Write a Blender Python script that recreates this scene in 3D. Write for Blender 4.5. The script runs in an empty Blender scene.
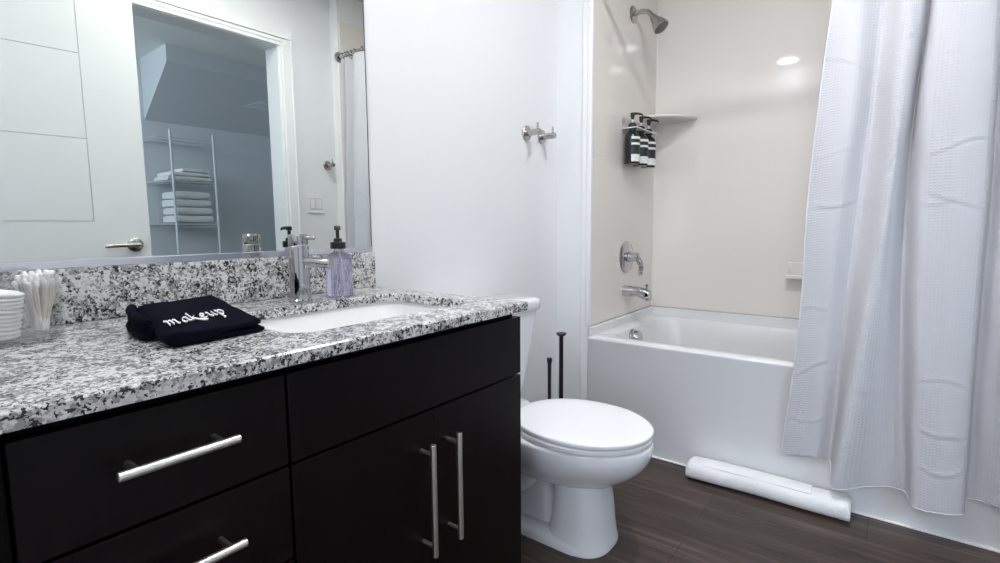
import bpy, bmesh, math, random
from mathutils import Vector, Matrix
PI = math.pi
random.seed(7)
SC = bpy.context.scene
COL = SC.collection

# ------------------------------------------------------------------ camera
cam_data = bpy.data.cameras.new('camera')
cam = bpy.data.objects.new('camera', cam_data)
COL.objects.link(cam)
SC.camera = cam
cam_data.sensor_width = 36.0
cam_data.lens = 510.39 * 36.0 / 1000.0
cam_data.clip_start = 0.02
_r = Vector((0.61058559, -0.79190686, -0.00829239))
_u = Vector((0.08960995, 0.05868097, 0.99424675))
_f = Vector((0.78686421, 0.60781582, -0.10679249))
_m = Matrix((_r, _u, -_f)).transposed().to_4x4()
_m.translation = (-0.96943, -1.23483, 0.97406)
cam.matrix_world = _m

# ------------------------------------------------------------------ world, exposure, daylight
SC.view_settings.view_transform = 'Standard'
SC.view_settings.look = 'None'
SC.view_settings.gamma = 1.0
SC.view_settings.use_curve_mapping = False
SC.view_settings.exposure = 1.15
SC.cycles.transparent_max_bounces = 24
world = bpy.data.worlds.new('world')
SC.world = world
world.use_nodes = True
_bg = world.node_tree.nodes['Background']
_bg.inputs[0].default_value = (0.72, 0.82, 1.0, 1)
_bg.inputs[1].default_value = 0.22


def area_light(name, loc, target, sx, sy, power, color):
    d = bpy.data.lights.new(name, 'AREA')
    d.shape = 'RECTANGLE'
    d.size, d.size_y, d.energy, d.color = sx, sy, power, color
    o = bpy.data.objects.new(name, d)
    COL.objects.link(o)
    o.location = loc
    o.rotation_euler = (Vector(target) - Vector(loc)).to_track_quat('-Z', 'Y').to_euler()
    return o


# daylight from the bedroom beyond the entrance doorway, and from the window side of the closet
area_light('bedroom_daylight', (-2.3, -1.25, 1.35), (0.0, -1.0, 0.9), 1.3, 1.5, 15, (0.84, 0.88, 1.0))
area_light('closet_daylight', (-1.25, -3.1, 1.9), (1.0, -3.5, 1.7), 0.9, 1.0, 14.5, (0.70, 0.84, 1.0))

# ------------------------------------------------------------------ materials


def mat(name, color, rough=0.5, metal=0.0, spec=0.5, coat=0.0, **kw):
    m = bpy.data.materials.new(name)
    m.use_nodes = True
    b = m.node_tree.nodes['Principled BSDF']
    b.inputs['Base Color'].default_value = (*color, 1)
    b.inputs['Roughness'].default_value = rough
    b.inputs['Metallic'].default_value = metal
    b.inputs['Specular IOR Level'].default_value = spec
    b.inputs['Coat Weight'].default_value = coat
    b.inputs['Coat Roughness'].default_value = 0.05
    for k, v in kw.items():
        b.inputs[k].default_value = v
    return m


def nodes(m):
    nt = m.node_tree
    return nt, nt.nodes, nt.links, nt.nodes['Principled BSDF']


def tex_obj(nt, scale=(1, 1, 1), rot=(0, 0, 0), out='Object'):
    tc = nt.nodes.new('ShaderNodeTexCoord')
    mp = nt.nodes.new('ShaderNodeMapping')
    mp.inputs['Scale'].default_value = scale
    mp.inputs['Rotation'].default_value = rot
    nt.links.new(tc.outputs[out], mp.inputs[0])
    return mp.outputs[0]


def noise(nt, vec, scale, detail=4, rough=0.6):
    n = nt.nodes.new('ShaderNodeTexNoise')
    n.inputs['Scale'].default_value = scale
    n.inputs['Detail'].default_value = detail
    n.inputs['Roughness'].default_value = rough
    nt.links.new(vec, n.inputs['Vector'])
    return n.outputs['Fac']


def ramp(nt, fac, stops, interp='LINEAR'):
    r = nt.nodes.new('ShaderNodeValToRGB')
    r.color_ramp.interpolation = interp
    el = r.color_ramp.elements
    while len(el) < len(stops):
        el.new(0.5)
    for e, (p, c) in zip(el, stops):
        e.position = p
        e.color = (*c, 1) if len(c) == 3 else c
    nt.links.new(fac, r.inputs[0])
    return r.outputs[0]


def bump(nt, fac, strength, dist=0.002):
    b = nt.nodes.new('ShaderNodeBump')
    b.inputs['Strength'].default_value = strength
    b.inputs['Distance'].default_value = dist
    nt.links.new(fac, b.inputs['Height'])
    nt.links.new(b.outputs[0], nt.nodes['Principled BSDF'].inputs['Normal'])
    return b


def mixc(nt, fac, a, b):
    m = nt.nodes.new('ShaderNodeMix')
    m.data_type = 'RGBA'
    nt.links.new(fac, m.inputs[0])
    for s, v in ((6, a), (7, b)):
        if isinstance(v, tuple):
            m.inputs[s].default_value = (*v, 1)
        else:
            nt.links.new(v, m.inputs[s])
    return m.outputs[2]


def paint(name, color, rough=0.55):
    m = mat(name, color, rough)
    nt, N, L, B = nodes(m)
    v = tex_obj(nt)
    bump(nt, noise(nt, v, 180, 2), 0.06, 0.001)
    return m


M_WALL = paint('wall_paint', (0.80, 0.81, 0.82), 0.5)
M_CEIL = paint('ceiling_paint', (0.82, 0.82, 0.80), 0.8)
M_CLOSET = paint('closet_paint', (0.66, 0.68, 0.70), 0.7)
M_TRIM = mat('trim_paint', (0.84, 0.85, 0.85), 0.3)
M_DOOR = mat('door_paint', (0.82, 0.84, 0.84), 0.35)
M_SURR = mat('cream_fibreglass', (0.80, 0.755, 0.70), 0.035, spec=0.5)
M_TUB = mat('white_acrylic', (0.76, 0.765, 0.765), 0.12)
M_PORC = mat('white_porcelain', (0.82, 0.835, 0.86), 0.08, coat=0.4)
M_SEAT = mat('white_seat_plastic', (0.88, 0.885, 0.90), 0.18)
M_CHROME = mat('chrome', (0.56, 0.56, 0.57), 0.06, 1.0)
M_NICKEL = mat('brushed_nickel', (0.47, 0.445, 0.42), 0.25, 1.0)
M_PULL = mat('satin_steel', (0.80, 0.78, 0.74), 0.33, 1.0)
M_CHANNEL = mat('aluminium_channel', (0.74, 0.74, 0.80), 0.18, 1.0)
M_BLACK = mat('black_plastic', (0.012, 0.012, 0.014), 0.3)
M_RUBBER = mat('black_rubber', (0.02, 0.02, 0.02), 0.6)
M_AMBER = mat('dark_bottle_plastic', (0.012, 0.015, 0.012), 0.12)
M_LABEL = mat('label_white', (0.78, 0.82, 0.78), 0.5)
M_LABELK = mat('label_black', (0.02, 0.02, 0.022), 0.5)
M_WHITEP = mat('white_plastic', (0.85, 0.85, 0.84), 0.3)
M_WIRE = mat('white_coated_wire', (0.66, 0.68, 0.70), 0.4)
M_EDGE = mat('mirror_edge', (0.10, 0.11, 0.12), 0.3)
M_THREAD = mat('white_embroidery', (0.92, 0.92, 0.92), 0.6)
M_COTTON = mat('cotton', (0.90, 0.89, 0.86), 0.9)
M_STICK = mat('swab_stick', (0.88, 0.82, 0.72), 0.6)
M_CAULK = mat('white_caulk', (0.86, 0.86, 0.84), 0.4)
M_MIRROR = mat('mirror_silver', (0.705, 0.73, 0.695), 0.0, 1.0)
M_GLOWTRIM = mat('downlight_trim', (0.85, 0.85, 0.84), 0.5)


def glass(name, color, rough=0.0, ior=1.45):
    m = mat(name, color, rough)
    B = m.node_tree.nodes['Principled BSDF']
    B.inputs['Transmission Weight'].default_value = 1.0
    B.inputs['IOR'].default_value = ior
    return m


M_CLEAR = glass('clear_plastic', (0.97, 0.98, 1.0), 0.02, 1.25)


def thin_clear(name, tint=(0.97, 0.975, 0.98)):
    m = bpy.data.materials.new(name)
    m.use_nodes = True
    nt = m.node_tree
    N, L = nt.nodes, nt.links
    N.remove(N['Principled BSDF'])
    tr = N.new('ShaderNodeBsdfTransparent')
    tr.inputs[0].default_value = (*tint, 1)
    gl = N.new('ShaderNodeBsdfGlossy')
    gl.inputs['Roughness'].default_value = 0.06
    mx = N.new('ShaderNodeMixShader')
    mx.inputs[0].default_value = 0.13
    L.new(tr.outputs[0], mx.inputs[1]); L.new(gl.outputs[0], mx.inputs[2])
    L.new(mx.outputs[0], N['Material Output'].inputs[0])
    return m


M_THIN = thin_clear('thin_clear_plastic')
M_LAV = glass('lavender_soap', (0.80, 0.78, 0.99), 0.02, 1.30)
M_LAV.node_tree.nodes['Principled BSDF'].inputs['Transmission Weight'].default_value = 0.86


def emit(name, color, strength):
    m = mat(name, (0.9, 0.9, 0.9), 0.5)
    B = m.node_tree.nodes['Principled BSDF']
    B.inputs['Emission Color'].default_value = (*color, 1)
    B.inputs['Emission Strength'].default_value = strength
    return m


M_LAMP = emit('lamp_lens', (1.0, 0.94, 0.86), 50)
M_LAMP_MID = emit('lamp_lens_neutral', (0.97, 0.975, 1.0), 132)
M_LAMP_COOL = emit('lamp_lens_cool', (0.87, 0.92, 1.0), 80)


def wood_dark():
    m = mat('espresso_laminate', (0.012, 0.010, 0.010), 0.38, spec=0.16)
    nt, N, L, B = nodes(m)
    v = tex_obj(nt, (60, 60, 3))
    f = noise(nt, v, 1.6, 5)
    L.new(ramp(nt, f, [(0.3, (0.0036, 0.0022, 0.0024)), (0.75, (0.0078, 0.0047, 0.0051))]), B.inputs['Base Color'])
    bump(nt, f, 0.05, 0.001)
    return m


M_WOOD = wood_dark()
M_CARC = mat('cabinet_black', (0.004, 0.003, 0.003), 0.6, spec=0.1)


def granite():
    m = mat('speckled_granite', (0.7, 0.7, 0.7), 0.16)
    nt, N, L, B = nodes(m)
    v = tex_obj(nt)
    warp = noise(nt, v, 60, 3)
    # irregular crystal patches
    def vor(scale, off):
        mp = N.new('ShaderNodeMapping')
        mp.inputs['Location'].default_value = (off, off * 1.7, off * 0.6)
        L.new(v, mp.inputs[0])
        ns = N.new('ShaderNodeTexNoise')
        ns.inputs['Scale'].default_value = 150
        ns.inputs['Detail'].default_value = 4
        L.new(mp.outputs[0], ns.inputs['Vector'])
        sub = N.new('ShaderNodeVectorMath')
        sub.operation = 'MULTIPLY_ADD'
        L.new(ns.outputs['Color'], sub.inputs[0])
        sub.inputs[1].default_value = (0.014, 0.014, 0.014)
        L.new(mp.outputs[0], sub.inputs[2])
        t = N.new('ShaderNodeTexVoronoi')
        t.inputs['Scale'].default_value = scale
        L.new(sub.outputs[0], t.inputs['Vector'])
        s = N.new('ShaderNodeSeparateColor')
        L.new(t.outputs['Color'], s.inputs[0])
        return s.outputs
    a = vor(182, 0.0)
    b = vor(285, 3.1)
    cl = noise(nt, v, 34, 2, 0.5)
    base = ramp(nt, a[0], [(0.0, (0.68, 0.67, 0.655)), (0.5, (0.60, 0.59, 0.58)), (0.8, (0.50, 0.495, 0.49))], 'CONSTANT')
    # grey clusters
    add = N.new('ShaderNodeMath'); add.operation = 'MULTIPLY_ADD'
    L.new(cl, add.inputs[0]); add.inputs[1].default_value = 1.7
    L.new(a[1], add.inputs[2])
    g = ramp(nt, add.outputs[0], [(0.0, (0, 0, 0)), (0.999, (0, 0, 0)), (1.0, (0, 0, 0))])
    gm = N.new('ShaderNodeMath'); gm.operation = 'GREATER_THAN'
    L.new(add.outputs[0], gm.inputs[0]); gm.inputs[1].default_value = 1.46
    base2 = mixc(nt, gm.outputs[0], base, (0.30, 0.295, 0.295))
    add2 = N.new('ShaderNodeMath'); add2.operation = 'MULTIPLY_ADD'
    L.new(cl, add2.inputs[0]); add2.inputs[1].default_value = 1.2
    L.new(b[2], add2.inputs[2])
    km = N.new('ShaderNodeMath'); km.operation = 'GREATER_THAN'
    L.new(add2.outputs[0], km.inputs[0]); km.inputs[1].default_value = 1.37
    base3 = mixc(nt, km.outputs[0], base2, (0.03, 0.03, 0.032))
    L.new(base3, B.inputs['Base Color'])
    return m


M_GRAN = granite()


def floor_mat():
    m = mat('dark_plank_flooring', (0.06, 0.05, 0.045), 0.42, spec=0.4)
    nt, N, L, B = nodes(m)
    v = tex_obj(nt, (1, 1, 1), (0, 0, PI / 2))
    br = N.new('ShaderNodeTexBrick')
    L.new(v, br.inputs['Vector'])
    br.offset = 0.37
    br.inputs['Scale'].default_value = 1.0
    br.inputs['Brick Width'].default_value = 1.22
    br.inputs['Row Height'].default_value = 0.18
    br.inputs['Mortar Size'].default_value = 0.0012
    br.inputs['Color1'].default_value = (0.3, 0.3, 0.3, 1)
    br.inputs['Color2'].default_value = (0.7, 0.7, 0.7, 1)
    br.inputs['Mortar'].default_value = (0, 0, 0, 1)
    g = noise(nt, tex_obj(nt, (55, 2.2, 10)), 1.0, 6, 0.65)
    g2 = noise(nt, tex_obj(nt, (12, 0.9, 3)), 1.0, 3)
    c = ramp(nt, g, [(0.25, (0.021, 0.0135, 0.0105)), (0.52, (0.066, 0.046, 0.037)), (0.78, (0.155, 0.116, 0.096))])
    c2 = ramp(nt, g2, [(0.3, (0.75, 0.75, 0.75)), (0.7, (1.2, 1.2, 1.2))])
    mm = N.new('ShaderNodeMix'); mm.data_type = 'RGBA'; mm.blend_type = 'MULTIPLY'; mm.inputs[0].default_value = 1
    L.new(c, mm.inputs[6]); L.new(c2, mm.inputs[7])
    m2 = N.new('ShaderNodeMix'); m2.data_type = 'RGBA'; m2.blend_type = 'MULTIPLY'; m2.inputs[0].default_value = 0.9
    L.new(mm.outputs[2], m2.inputs[6])
    L.new(ramp(nt, br.outputs['Color'], [(0.0, (0.35, 0.35, 0.35)), (0.3, (0.85, 0.85, 0.85)), (0.7, (1.15, 1.15, 1.15))]), m2.inputs[7])
    L.new(m2.outputs[2], B.inputs['Base Color'])
    bump(nt, g, 0.12, 0.001)
    return m


M_FLOOR = floor_mat()


def terry(name, color, scale=420, strength=0.7, sheen=0.25):
    m = mat(name, color, 0.95, spec=0.15 if sheen else 0.04)
    nt, N, L, B = nodes(m)
    B.inputs['Sheen Weight'].default_value = sheen
    v = tex_obj(nt)
    f = noise(nt, v, scale, 3, 0.7)
    bump(nt, f, strength, 0.003)
    return m


M_TOWEL = terry('white_terry', (0.84, 0.84, 0.83), 170, 0.9)
M_NAVY = terry('navy_terry', (0.0052, 0.006, 0.0125), 520, 1.0, 0.0)


def curtain_mat():
    m = mat('white_waffle_fabric', (0.64, 0.64, 0.662), 0.8, spec=0.2)
    nt, N, L, B = nodes(m)
    tc = N.new('ShaderNodeUVMap')
    sp = N.new('ShaderNodeSeparateXYZ')
    L.new(tc.outputs[0], sp.inputs[0])
    outs = []
    for k in (0, 1):
        w = N.new('ShaderNodeMath'); w.operation = 'MULTIPLY'
        L.new(sp.outputs[k], w.inputs[0]); w.inputs[1].default_value = 2 * PI / 0.0085
        s = N.new('ShaderNodeMath'); s.operation = 'SINE'
        L.new(w.outputs[0], s.inputs[0])
        outs.append(s.outputs[0])
    mx = N.new('ShaderNodeMath'); mx.operation = 'MAXIMUM'
    L.new(outs[0], mx.inputs[0]); L.new(outs[1], mx.inputs[1])
    # flat vertical bands between the waffle bands
    w = N.new('ShaderNodeMath'); w.operation = 'MULTIPLY'
    L.new(sp.outputs[0], w.inputs[0]); w.inputs[1].default_value = 2 * PI / 0.11
    s = N.new('ShaderNodeMath'); s.operation = 'SINE'
    L.new(w.outputs[0], s.inputs[0])
    band = ramp(nt, s.outputs[0], [(0.0, (0.35, 0.35, 0.35)), (0.15, (0.35, 0.35, 0.35)), (0.35, (1, 1, 1))])
    mu = N.new('ShaderNodeMath'); mu.operation = 'MULTIPLY'
    L.new(mx.outputs[0], mu.inputs[0]); L.new(band, mu.inputs[1])
    bp = bump(nt, mu.outputs[0], 0.42, 0.0016)
    out = N['Material Output']
    tr = N.new('ShaderNodeBsdfTranslucent')
    tr.inputs[0].default_value = (0.64, 0.65, 0.69, 1)
    L.new(bp.outputs[0], tr.inputs['Normal'])
    ms = N.new('ShaderNodeMixShader')
    ms.inputs[0].default_value = 0.18
    L.new(B.outputs[0], ms.inputs[1]); L.new(tr.outputs[0], ms.inputs[2])
    L.new(ms.outputs[0], out.inputs[0])
    return m


M_CURT = curtain_mat()

# ------------------------------------------------------------------ object helpers


def world_offset(p):
    m = Matrix.Identity(4)
    while p is not None:
        m = p.matrix_basis @ m
        p = p.parent
    return m


def obj(name, bm, m, parent=None, smooth=True, angle=40):
    """one mesh object from a bmesh in world coordinates"""
    bmesh.ops.recalc_face_normals(bm, faces=bm.faces)
    me = bpy.data.meshes.new(name)
    if parent is not None:
        bm.transform(world_offset(parent).inverted())
    lay = bm.faces.layers.int.get('flat')
    flats = [bool(lay and f[lay]) for f in bm.faces]
    bm.to_mesh(me)
    bm.free()
    me.materials.append(m)
    o = bpy.data.objects.new(name, me)
    COL.objects.link(o)
    o.parent = parent
    if smooth:
        me.set_sharp_from_angle(angle=math.radians(angle))
        for p, fl_ in zip(me.polygons, flats):
            p.use_smooth = not fl_
    return o


def tag(o, label, cat, group=None):
    o['label'] = label
    o['category'] = cat
    if group:
        o['group'] = group
    return o


def thing(name, label, cat, loc=(0, 0, 0), group=None, rotz=0):
    o = bpy.data.objects.new(name, None)
    o.empty_display_size = 0.05
    COL.objects.link(o)
    o.location = loc
    o.rotation_euler = (0, 0, rotz)
    return tag(o, label, cat, group)


def struct(name, bm, m, parent=None, smooth=False):
    o = obj(name, bm, m, parent, smooth)
    o['kind'] = 'structure'
    return o


def dup(root, loc, label, group=None, rot=None):
    r = root.copy()
    COL.objects.link(r)
    r.location = loc
    if rot is not None:
        r.rotation_euler = rot
    r['label'] = label
    if group:
        r['group'] = group
    for ch in list(root.children):
        c = ch.copy()
        COL.objects.link(c)
        c.parent = r
        for g in ch.children:
            d = g.copy()
            COL.objects.link(d)
            d.parent = c
    return r


def bm_new():
    return bmesh.new()


def box(bm, x0, x1, y0, y1, z0, z1, bev=0.0, seg=2):
    r = bmesh.ops.create_cube(bm, size=1.0)
    vs = r['verts']
    lay = bm.faces.layers.int.get('flat') or bm.faces.layers.int.new('flat')
    vs = r['verts'] = list(vs)
    for f in {f for v in vs for f in v.link_faces}:
        f[lay] = 1
    for v in vs:
        v.co = Vector(((x0 + x1) / 2 + v.co.x * (x1 - x0), (y0 + y1) / 2 + v.co.y * (y1 - y0), (z0 + z1) / 2 + v.co.z * (z1 - z0)))
    if bev > 0:
        es = set()
        for v in vs:
            es.update(v.link_edges)
        rb_ = bmesh.ops.bevel(bm, geom=list(es), offset=bev, segments=seg, affect='EDGES', profile=0.5)
        for f in bm.faces:
            if f.index == -1 or f[lay] or f in rb_['faces']:
                f.normal_update()
                if f[lay] == 1 or f in rb_['faces']:
                    f[lay] = 1 if max(abs(f.normal.x), abs(f.normal.y), abs(f.normal.z)) > 0.9999 else 0
    return bm


def BX(*a, **k):
    return box(bm_new(), *a, **k)


def loft(bm, rings, closed=True, cap0=True, cap1=True):
    rv = [[bm.verts.new(p) for p in r] for r in rings]
    n = len(rv[0])
    for a, b in zip(rv[:-1], rv[1:]):
        for i in range(n if closed else n - 1):
            j = (i + 1) % n
            bm.faces.new((a[i], a[j], b[j], b[i]))
    if closed and cap0:
        bm.faces.new(list(reversed(rv[0])))
    if closed and cap1:
        bm.faces.new(rv[-1])
    return rv


def frame_for(d):
    d = Vector(d).normalized()
    up = Vector((0, 0, 1)) if abs(d.z) < 0.95 else Vector((1, 0, 0))
    a = d.cross(up).normalized()
    return a, a.cross(d).normalized()


def tube(bm, pts, rad, n=14, caps=True):
    pts = [Vector(p) for p in pts]
    rads = rad if isinstance(rad, (list, tuple)) else [rad] * len(pts)
    rings = []
    prev = None
    for i, p in enumerate(pts):
        d = (pts[min(i + 1, len(pts) - 1)] - pts[max(i - 1, 0)]).normalized()
        if prev is None:
            a, b = frame_for(d)
        else:
            a = (prev - d * prev.dot(d)).normalized()
            b = a.cross(d).normalized()
        prev = a
        rings.append([p + (a * math.cos(t) + b * math.sin(t)) * rads[i] for t in (2 * PI * k / n for k in range(n))])
    loft(bm, rings, True, caps, caps)
    return bm


def lathe(bm, prof, origin=(0, 0, 0), axis=(0, 0, 1), n=28):
    """prof = [(radius, height)...] turned about axis through origin"""
    ax = Vector(axis).normalized()
    a, b = frame_for(ax)
    O = Vector(origin)
    rings = []
    for r, h in prof:
        r = max(r, 1e-5)
        rings.append([O + ax * h + (a * math.cos(t) + b * math.sin(t)) * r for t in (2 * PI * k / n for k in range(n))])
    loft(bm, rings)
    return bm


def rrect(cx, cy, hx, hy, r, n=6):
    out = []
    for (sx, sy, a0) in ((1, 1, 0), (-1, 1, PI / 2), (-1, -1, PI), (1, -1, 1.5 * PI)):
        for k in range(n + 1):
            t = a0 + (PI / 2) * k / n
            out.append((cx + sx * (hx - r) + r * math.cos(t), cy + sy * (hy - r) + r * math.sin(t)))
    return out


def smooth_path(pts, n=8):
    P = [Vector(p) for p in pts]
    P = [P[0] * 2 - P[1]] + P + [P[-1] * 2 - P[-2]]
    out = []
    for i in range(1, len(P) - 2):
        for k in range(n):
            out.append(crv(P[i - 1], P[i], P[i + 1], P[i + 2], k / n))
    out.append(P[-2])
    return out


def crv(a, b, c, d, t):
    return 0.5 * ((2 * b) + (c - a) * t + (2 * a - 5 * b + 4 * c - d) * t * t + (3 * b - a - 3 * c + d) * t ** 3)


def interp1(vals, x):
    """catmull-rom through evenly indexed values"""
    n = len(vals)
    i = min(int(x), n - 2)
    t = x - i
    g = lambda k: vals[k] if 0 <= k < n else (vals[0] * 2 - vals[1] if k < 0 else vals[-1] * 2 - vals[-2])
    return crv(g(i - 1), g(i), g(i + 1), g(i + 2), t)


# ------------------------------------------------------------------ room shell
H = 2.43
YF = -1.69      # opposite wall
XT, XB, YS = 1.054, 1.807, -0.1665    # tub apron, tub back wall, shower wall
XL = -0.93
struct('floor', BX(-3.0, 2.1, -4.2, 0.1, -0.06, 0.0), M_FLOOR)
struct('ceiling', BX(-1.05, 2.1, -4.1, 0.1, H, H + 0.06), M_CEIL)
struct('wall_back', BX(-1.05, 2.0, 0.0, 0.1, 0, H), M_WALL)
struct('wall_right', BX(XB + 0.021, XB + 0.12, YF, 0.0, 0, H), M_WALL)
struct('wall_shower', BX(XT + 0.006, XB + 0.02, YS + 0.012, -0.0005, 0, H), M_WALL)
YE = -1.61
struct('wall_shower_end', BX(XT + 0.006, XB + 0.02, YF + 0.0005, YE - 0.0003, 0, H), M_WALL)
bm = BX(XL - 0.12, XL, -0.80, -0.0005, 0, H)
box(bm, XL - 0.12, XL, -1.66, -0.80, 2.04, H)
box(bm, XL - 0.12, XL, YF, -1.66, 0, H)
struct('wall_left', bm, M_WALL)
bm = BX(XL - 0.12, -0.10, YF - 0.12, YF, 0, H)
box(bm, -0.10, 0.722, YF - 0.12, YF, 2.04, H)
box(bm, 0.722, XB + 0.12, YF - 0.12, YF, 0, H)
struct('wall_front', bm, M_WALL)
# closet beyond the front wall
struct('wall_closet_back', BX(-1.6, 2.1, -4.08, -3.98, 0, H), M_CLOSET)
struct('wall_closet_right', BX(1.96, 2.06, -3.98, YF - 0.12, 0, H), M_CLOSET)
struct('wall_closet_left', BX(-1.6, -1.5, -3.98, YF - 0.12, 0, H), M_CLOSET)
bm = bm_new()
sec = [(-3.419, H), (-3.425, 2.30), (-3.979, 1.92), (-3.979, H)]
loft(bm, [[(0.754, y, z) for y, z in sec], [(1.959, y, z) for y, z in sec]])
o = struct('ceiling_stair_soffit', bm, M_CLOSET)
o.name = 'ceiling_soffit'
# trims of the closet doorway
bm = BX(0.698, 0.7235, YF - 0.13, YF + 0.004, 0, 2.04)
box(bm, 0.704, 0.722, YF - 0.002, YF + 0.012, 0, 2.04, 0.003)
box(bm, 0.720, 0.775, YF - 0.002, YF + 0.018, 0, 2.06, 0.004)
box(bm, 0.772, 0.782, YF - 0.002, YF + 0.024, 0, 2.125, 0.002)
struct('trim_1', bm, M_TRIM)
bm = BX(-0.11, 0.70, YF - 0.13, YF + 0.004, 2.03, 2.048)
box(bm, -0.20, 0.72, YF - 0.002, YF + 0.014, 2.034, 2.056, 0.003)
box(bm, -0.20, 0.775, YF - 0.002, YF + 0.018, 2.054, 2.077, 0.003)
box(bm, -0.20, 0.79, YF - 0.002, YF + 0.026, 2.075, 2.085, 0.002)
struct('trim_2', bm, M_TRIM)
struct('trim_3', box(BX(-0.11, -0.09, YF - 0.13, YF + 0.004, 0, 2.03), -0.2, -0.1, YF - 0.002, YF + 0.018, 0, 2.06, 0.004), M_TRIM)
bm = BX(XL - 0.13, XL + 0.004, -0.812, -0.79, 0, 2.04)
struct('trim_4', bm, M_TRIM)
struct('baseboard_back', BX(0.01, XT - 0.012, -0.014, 0.0005, 0, 0.10, 0.004), M_TRIM)
struct('baseboard_front', BX(0.784, XT - 0.006, YF - 0.0005, YF + 0.014, 0, 0.10, 0.004), M_TRIM)

# entrance door, opened into the room in front of the opposite wall
hx, hy = -0.905, -1.645
dvec = Vector((-0.064 - hx, -1.565 - hy, 0))
W = dvec.length
ang = math.atan2(dvec.y, dvec.x)


def door_local(bm):
    bm.transform(Matrix.Translation((hx, hy, 0)) @ Matrix.Rotation(ang, 4, 'Z'))
    return bm


bm = BX(0.0, W, -0.018, 0.011, 0.012, 2.02)
gz = [0.02, 0.303, 0.658, 1.013, 1.367, 1.722, 2.02]
g = 0.0013
xs_ = W - 0.205
box(bm, 0.0, W, 0.010, 0.017, 0.012, 1.013 - g)
box(bm, xs_ + g, W, 0.010, 0.017, 1.013 - g, 2.02)
gz = [1.013, 1.367, 1.722, 2.02]
for a, b in zip(gz[:-1], gz[1:]):
    box(bm, 0.0, xs_ - g, 0.010, 0.017, a + g, b - (g if b < 2.0 else 0))
d = struct('door_1', door_local(bm), M_DOOR)
hl = bm_new()
hxx = W - 0.062
lathe(hl, [(0.0, 0.0), (0.032, 0.0), (0.032, 0.006), (0.028, 0.010), (0.012, 0.012), (0.011, 0.045), (0.0, 0.046)], (hxx, 0.0165, 0.905), (0, 1, 0))
tube(hl, [(hxx + 0.012, 0.058, 0.905), (hxx, 0.058, 0.905), (hxx - 0.118, 0.058, 0.902)], 0.0088)
h = obj('lever_handle', door_local(hl), M_NICKEL, d)
h['label'] = 'satin nickel lever handle'
lt = obj('latch_plate', door_local(BX(W - 0.001, W + 0.0012, -0.014, 0.010, 0.875, 0.932, 0.0004)), M_NICKEL, d)

# ------------------------------------------------------------------ vanity cabinet
VAN_G = None
cab = thing('vanity_cabinet', 'dark espresso vanity cabinet with steel bar pulls under the granite counter', 'cabinet', (-0.45, -0.27, 0))
bm = BX(-0.915, 0.0, -0.522, -0.002, 0.10, 0.118)
box(bm, -0.915, -0.897, -0.522, -0.002, 0.118, 0.779)
box(bm, -0.018, 0.0, -0.522, -0.002, 0.118, 0.779)
box(bm, -0.596, -0.578, -0.522, -0.002, 0.118, 0.779)
box(bm, -0.915, 0.0, -0.012, -0.002, 0.118, 0.779)
box(bm, -0.915, 0.0, -0.522, -0.500, 0.735, 0.779)
box(bm, -0.915, 0.0, -0.46, -0.002, 0.0, 0.101)
box(bm, -0.928, -0.888, -0.535, -0.50, 0.0, 0.779)
obj('body', bm, M_CARC, cab, smooth=False)


def bar_pull(parent, a, b, post_in, r=0.0058):
    a, b = Vector(a), Vector(b)
    d = (b - a).normalized()
    k = tube(bm_new(), [a, a + d * 0.001, b - d * 0.001, b], [r * 0.85, r, r, r * 0.85], 16)
    for p in (a + d * post_in, b - d * post_in):
        tube(k, [p, p + Vector((0, 0.037, 0))], 0.0042, 12)
    return obj('handle', k, M_PULL, parent)


FY0, FY1 = -0.542, -0.5225
G = 0.0022
zt, zs = 0.762, 0.6236
dz = [(zs + G, zt), (0.477 + G, zs - G), (0.33 + G, 0.477 - G), (0.105, 0.33 - G)]
for (a, b) in dz:
    dr = obj('drawer', BX(-0.885, -0.5867 - G, FY0, FY1, a, b, 0.0015), M_WOOD, cab)
    zc = (a + b) / 2 + 0.0095
    bar_pull(dr, (-0.8045, -0.575, zc), (-0.6715, -0.575, zc), 0.019)
ff = obj('false_front', BX(-0.5867 + G, 0.006, FY0, FY1, zs + G, zt, 0.0015), M_WOOD, cab)
for x0, x1, hx_ in ((-0.5867 + G, -0.2871 - G / 2, -0.3235), (-0.2871 + G / 2, 0.006, -0.2515)):
    dr = obj('door', BX(x0, x1, FY0, FY1, 0.105, zs - G, 0.0015), M_WOOD, cab)
    bar_pull(dr, (hx_, -0.575, 0.570), (hx_, -0.575, 0.347), 0.020)

# granite countertop with a rounded sink cutout
ct = bm_new()
X0, X1, Y0, Y1, Z0, Z1 = XL, 0.004, -0.565, -0.0005, 0.7795, 0.80
hole = rrect(-0.297, -0.318, 0.226, 0.148, 0.05, 6)
outer = []
# outer ring with the same number of points, projected radially to the rectangle
cx_, cy_ = -0.297, -0.318
n_h = len(hole)
corners = {}
for (x, y) in hole:
    dx, dy = x - cx_, y - cy_
    t = min((((X1 - cx_) if dx > 0 else (X0 - cx_)) / dx) if abs(dx) > 1e-9 else 1e9, (((Y1 - cy_) if dy > 0 else (Y0 - cy_)) / dy) if abs(dy) > 1e-9 else 1e9)
    outer.append([cx_ + dx * t, cy_ + dy * t])
for cxn in ((X1, Y1), (X0, Y1), (X0, Y0), (X1, Y0)):
    i = min(range(n_h), key=lambda k: (outer[k][0] - cxn[0]) ** 2 + (outer[k][1] - cxn[1]) ** 2)
    outer[i] = list(cxn)
b_ = 0.0025
rings = []
rings.append([(x, y, Z0) for x, y in hole])
rings.append([(x, y, Z1 - b_) for x, y in hole])
rings.append([(x + (x - cx_) * 0.008, y + (y - cy_) * 0.01, Z1) for x, y in hole])
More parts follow.
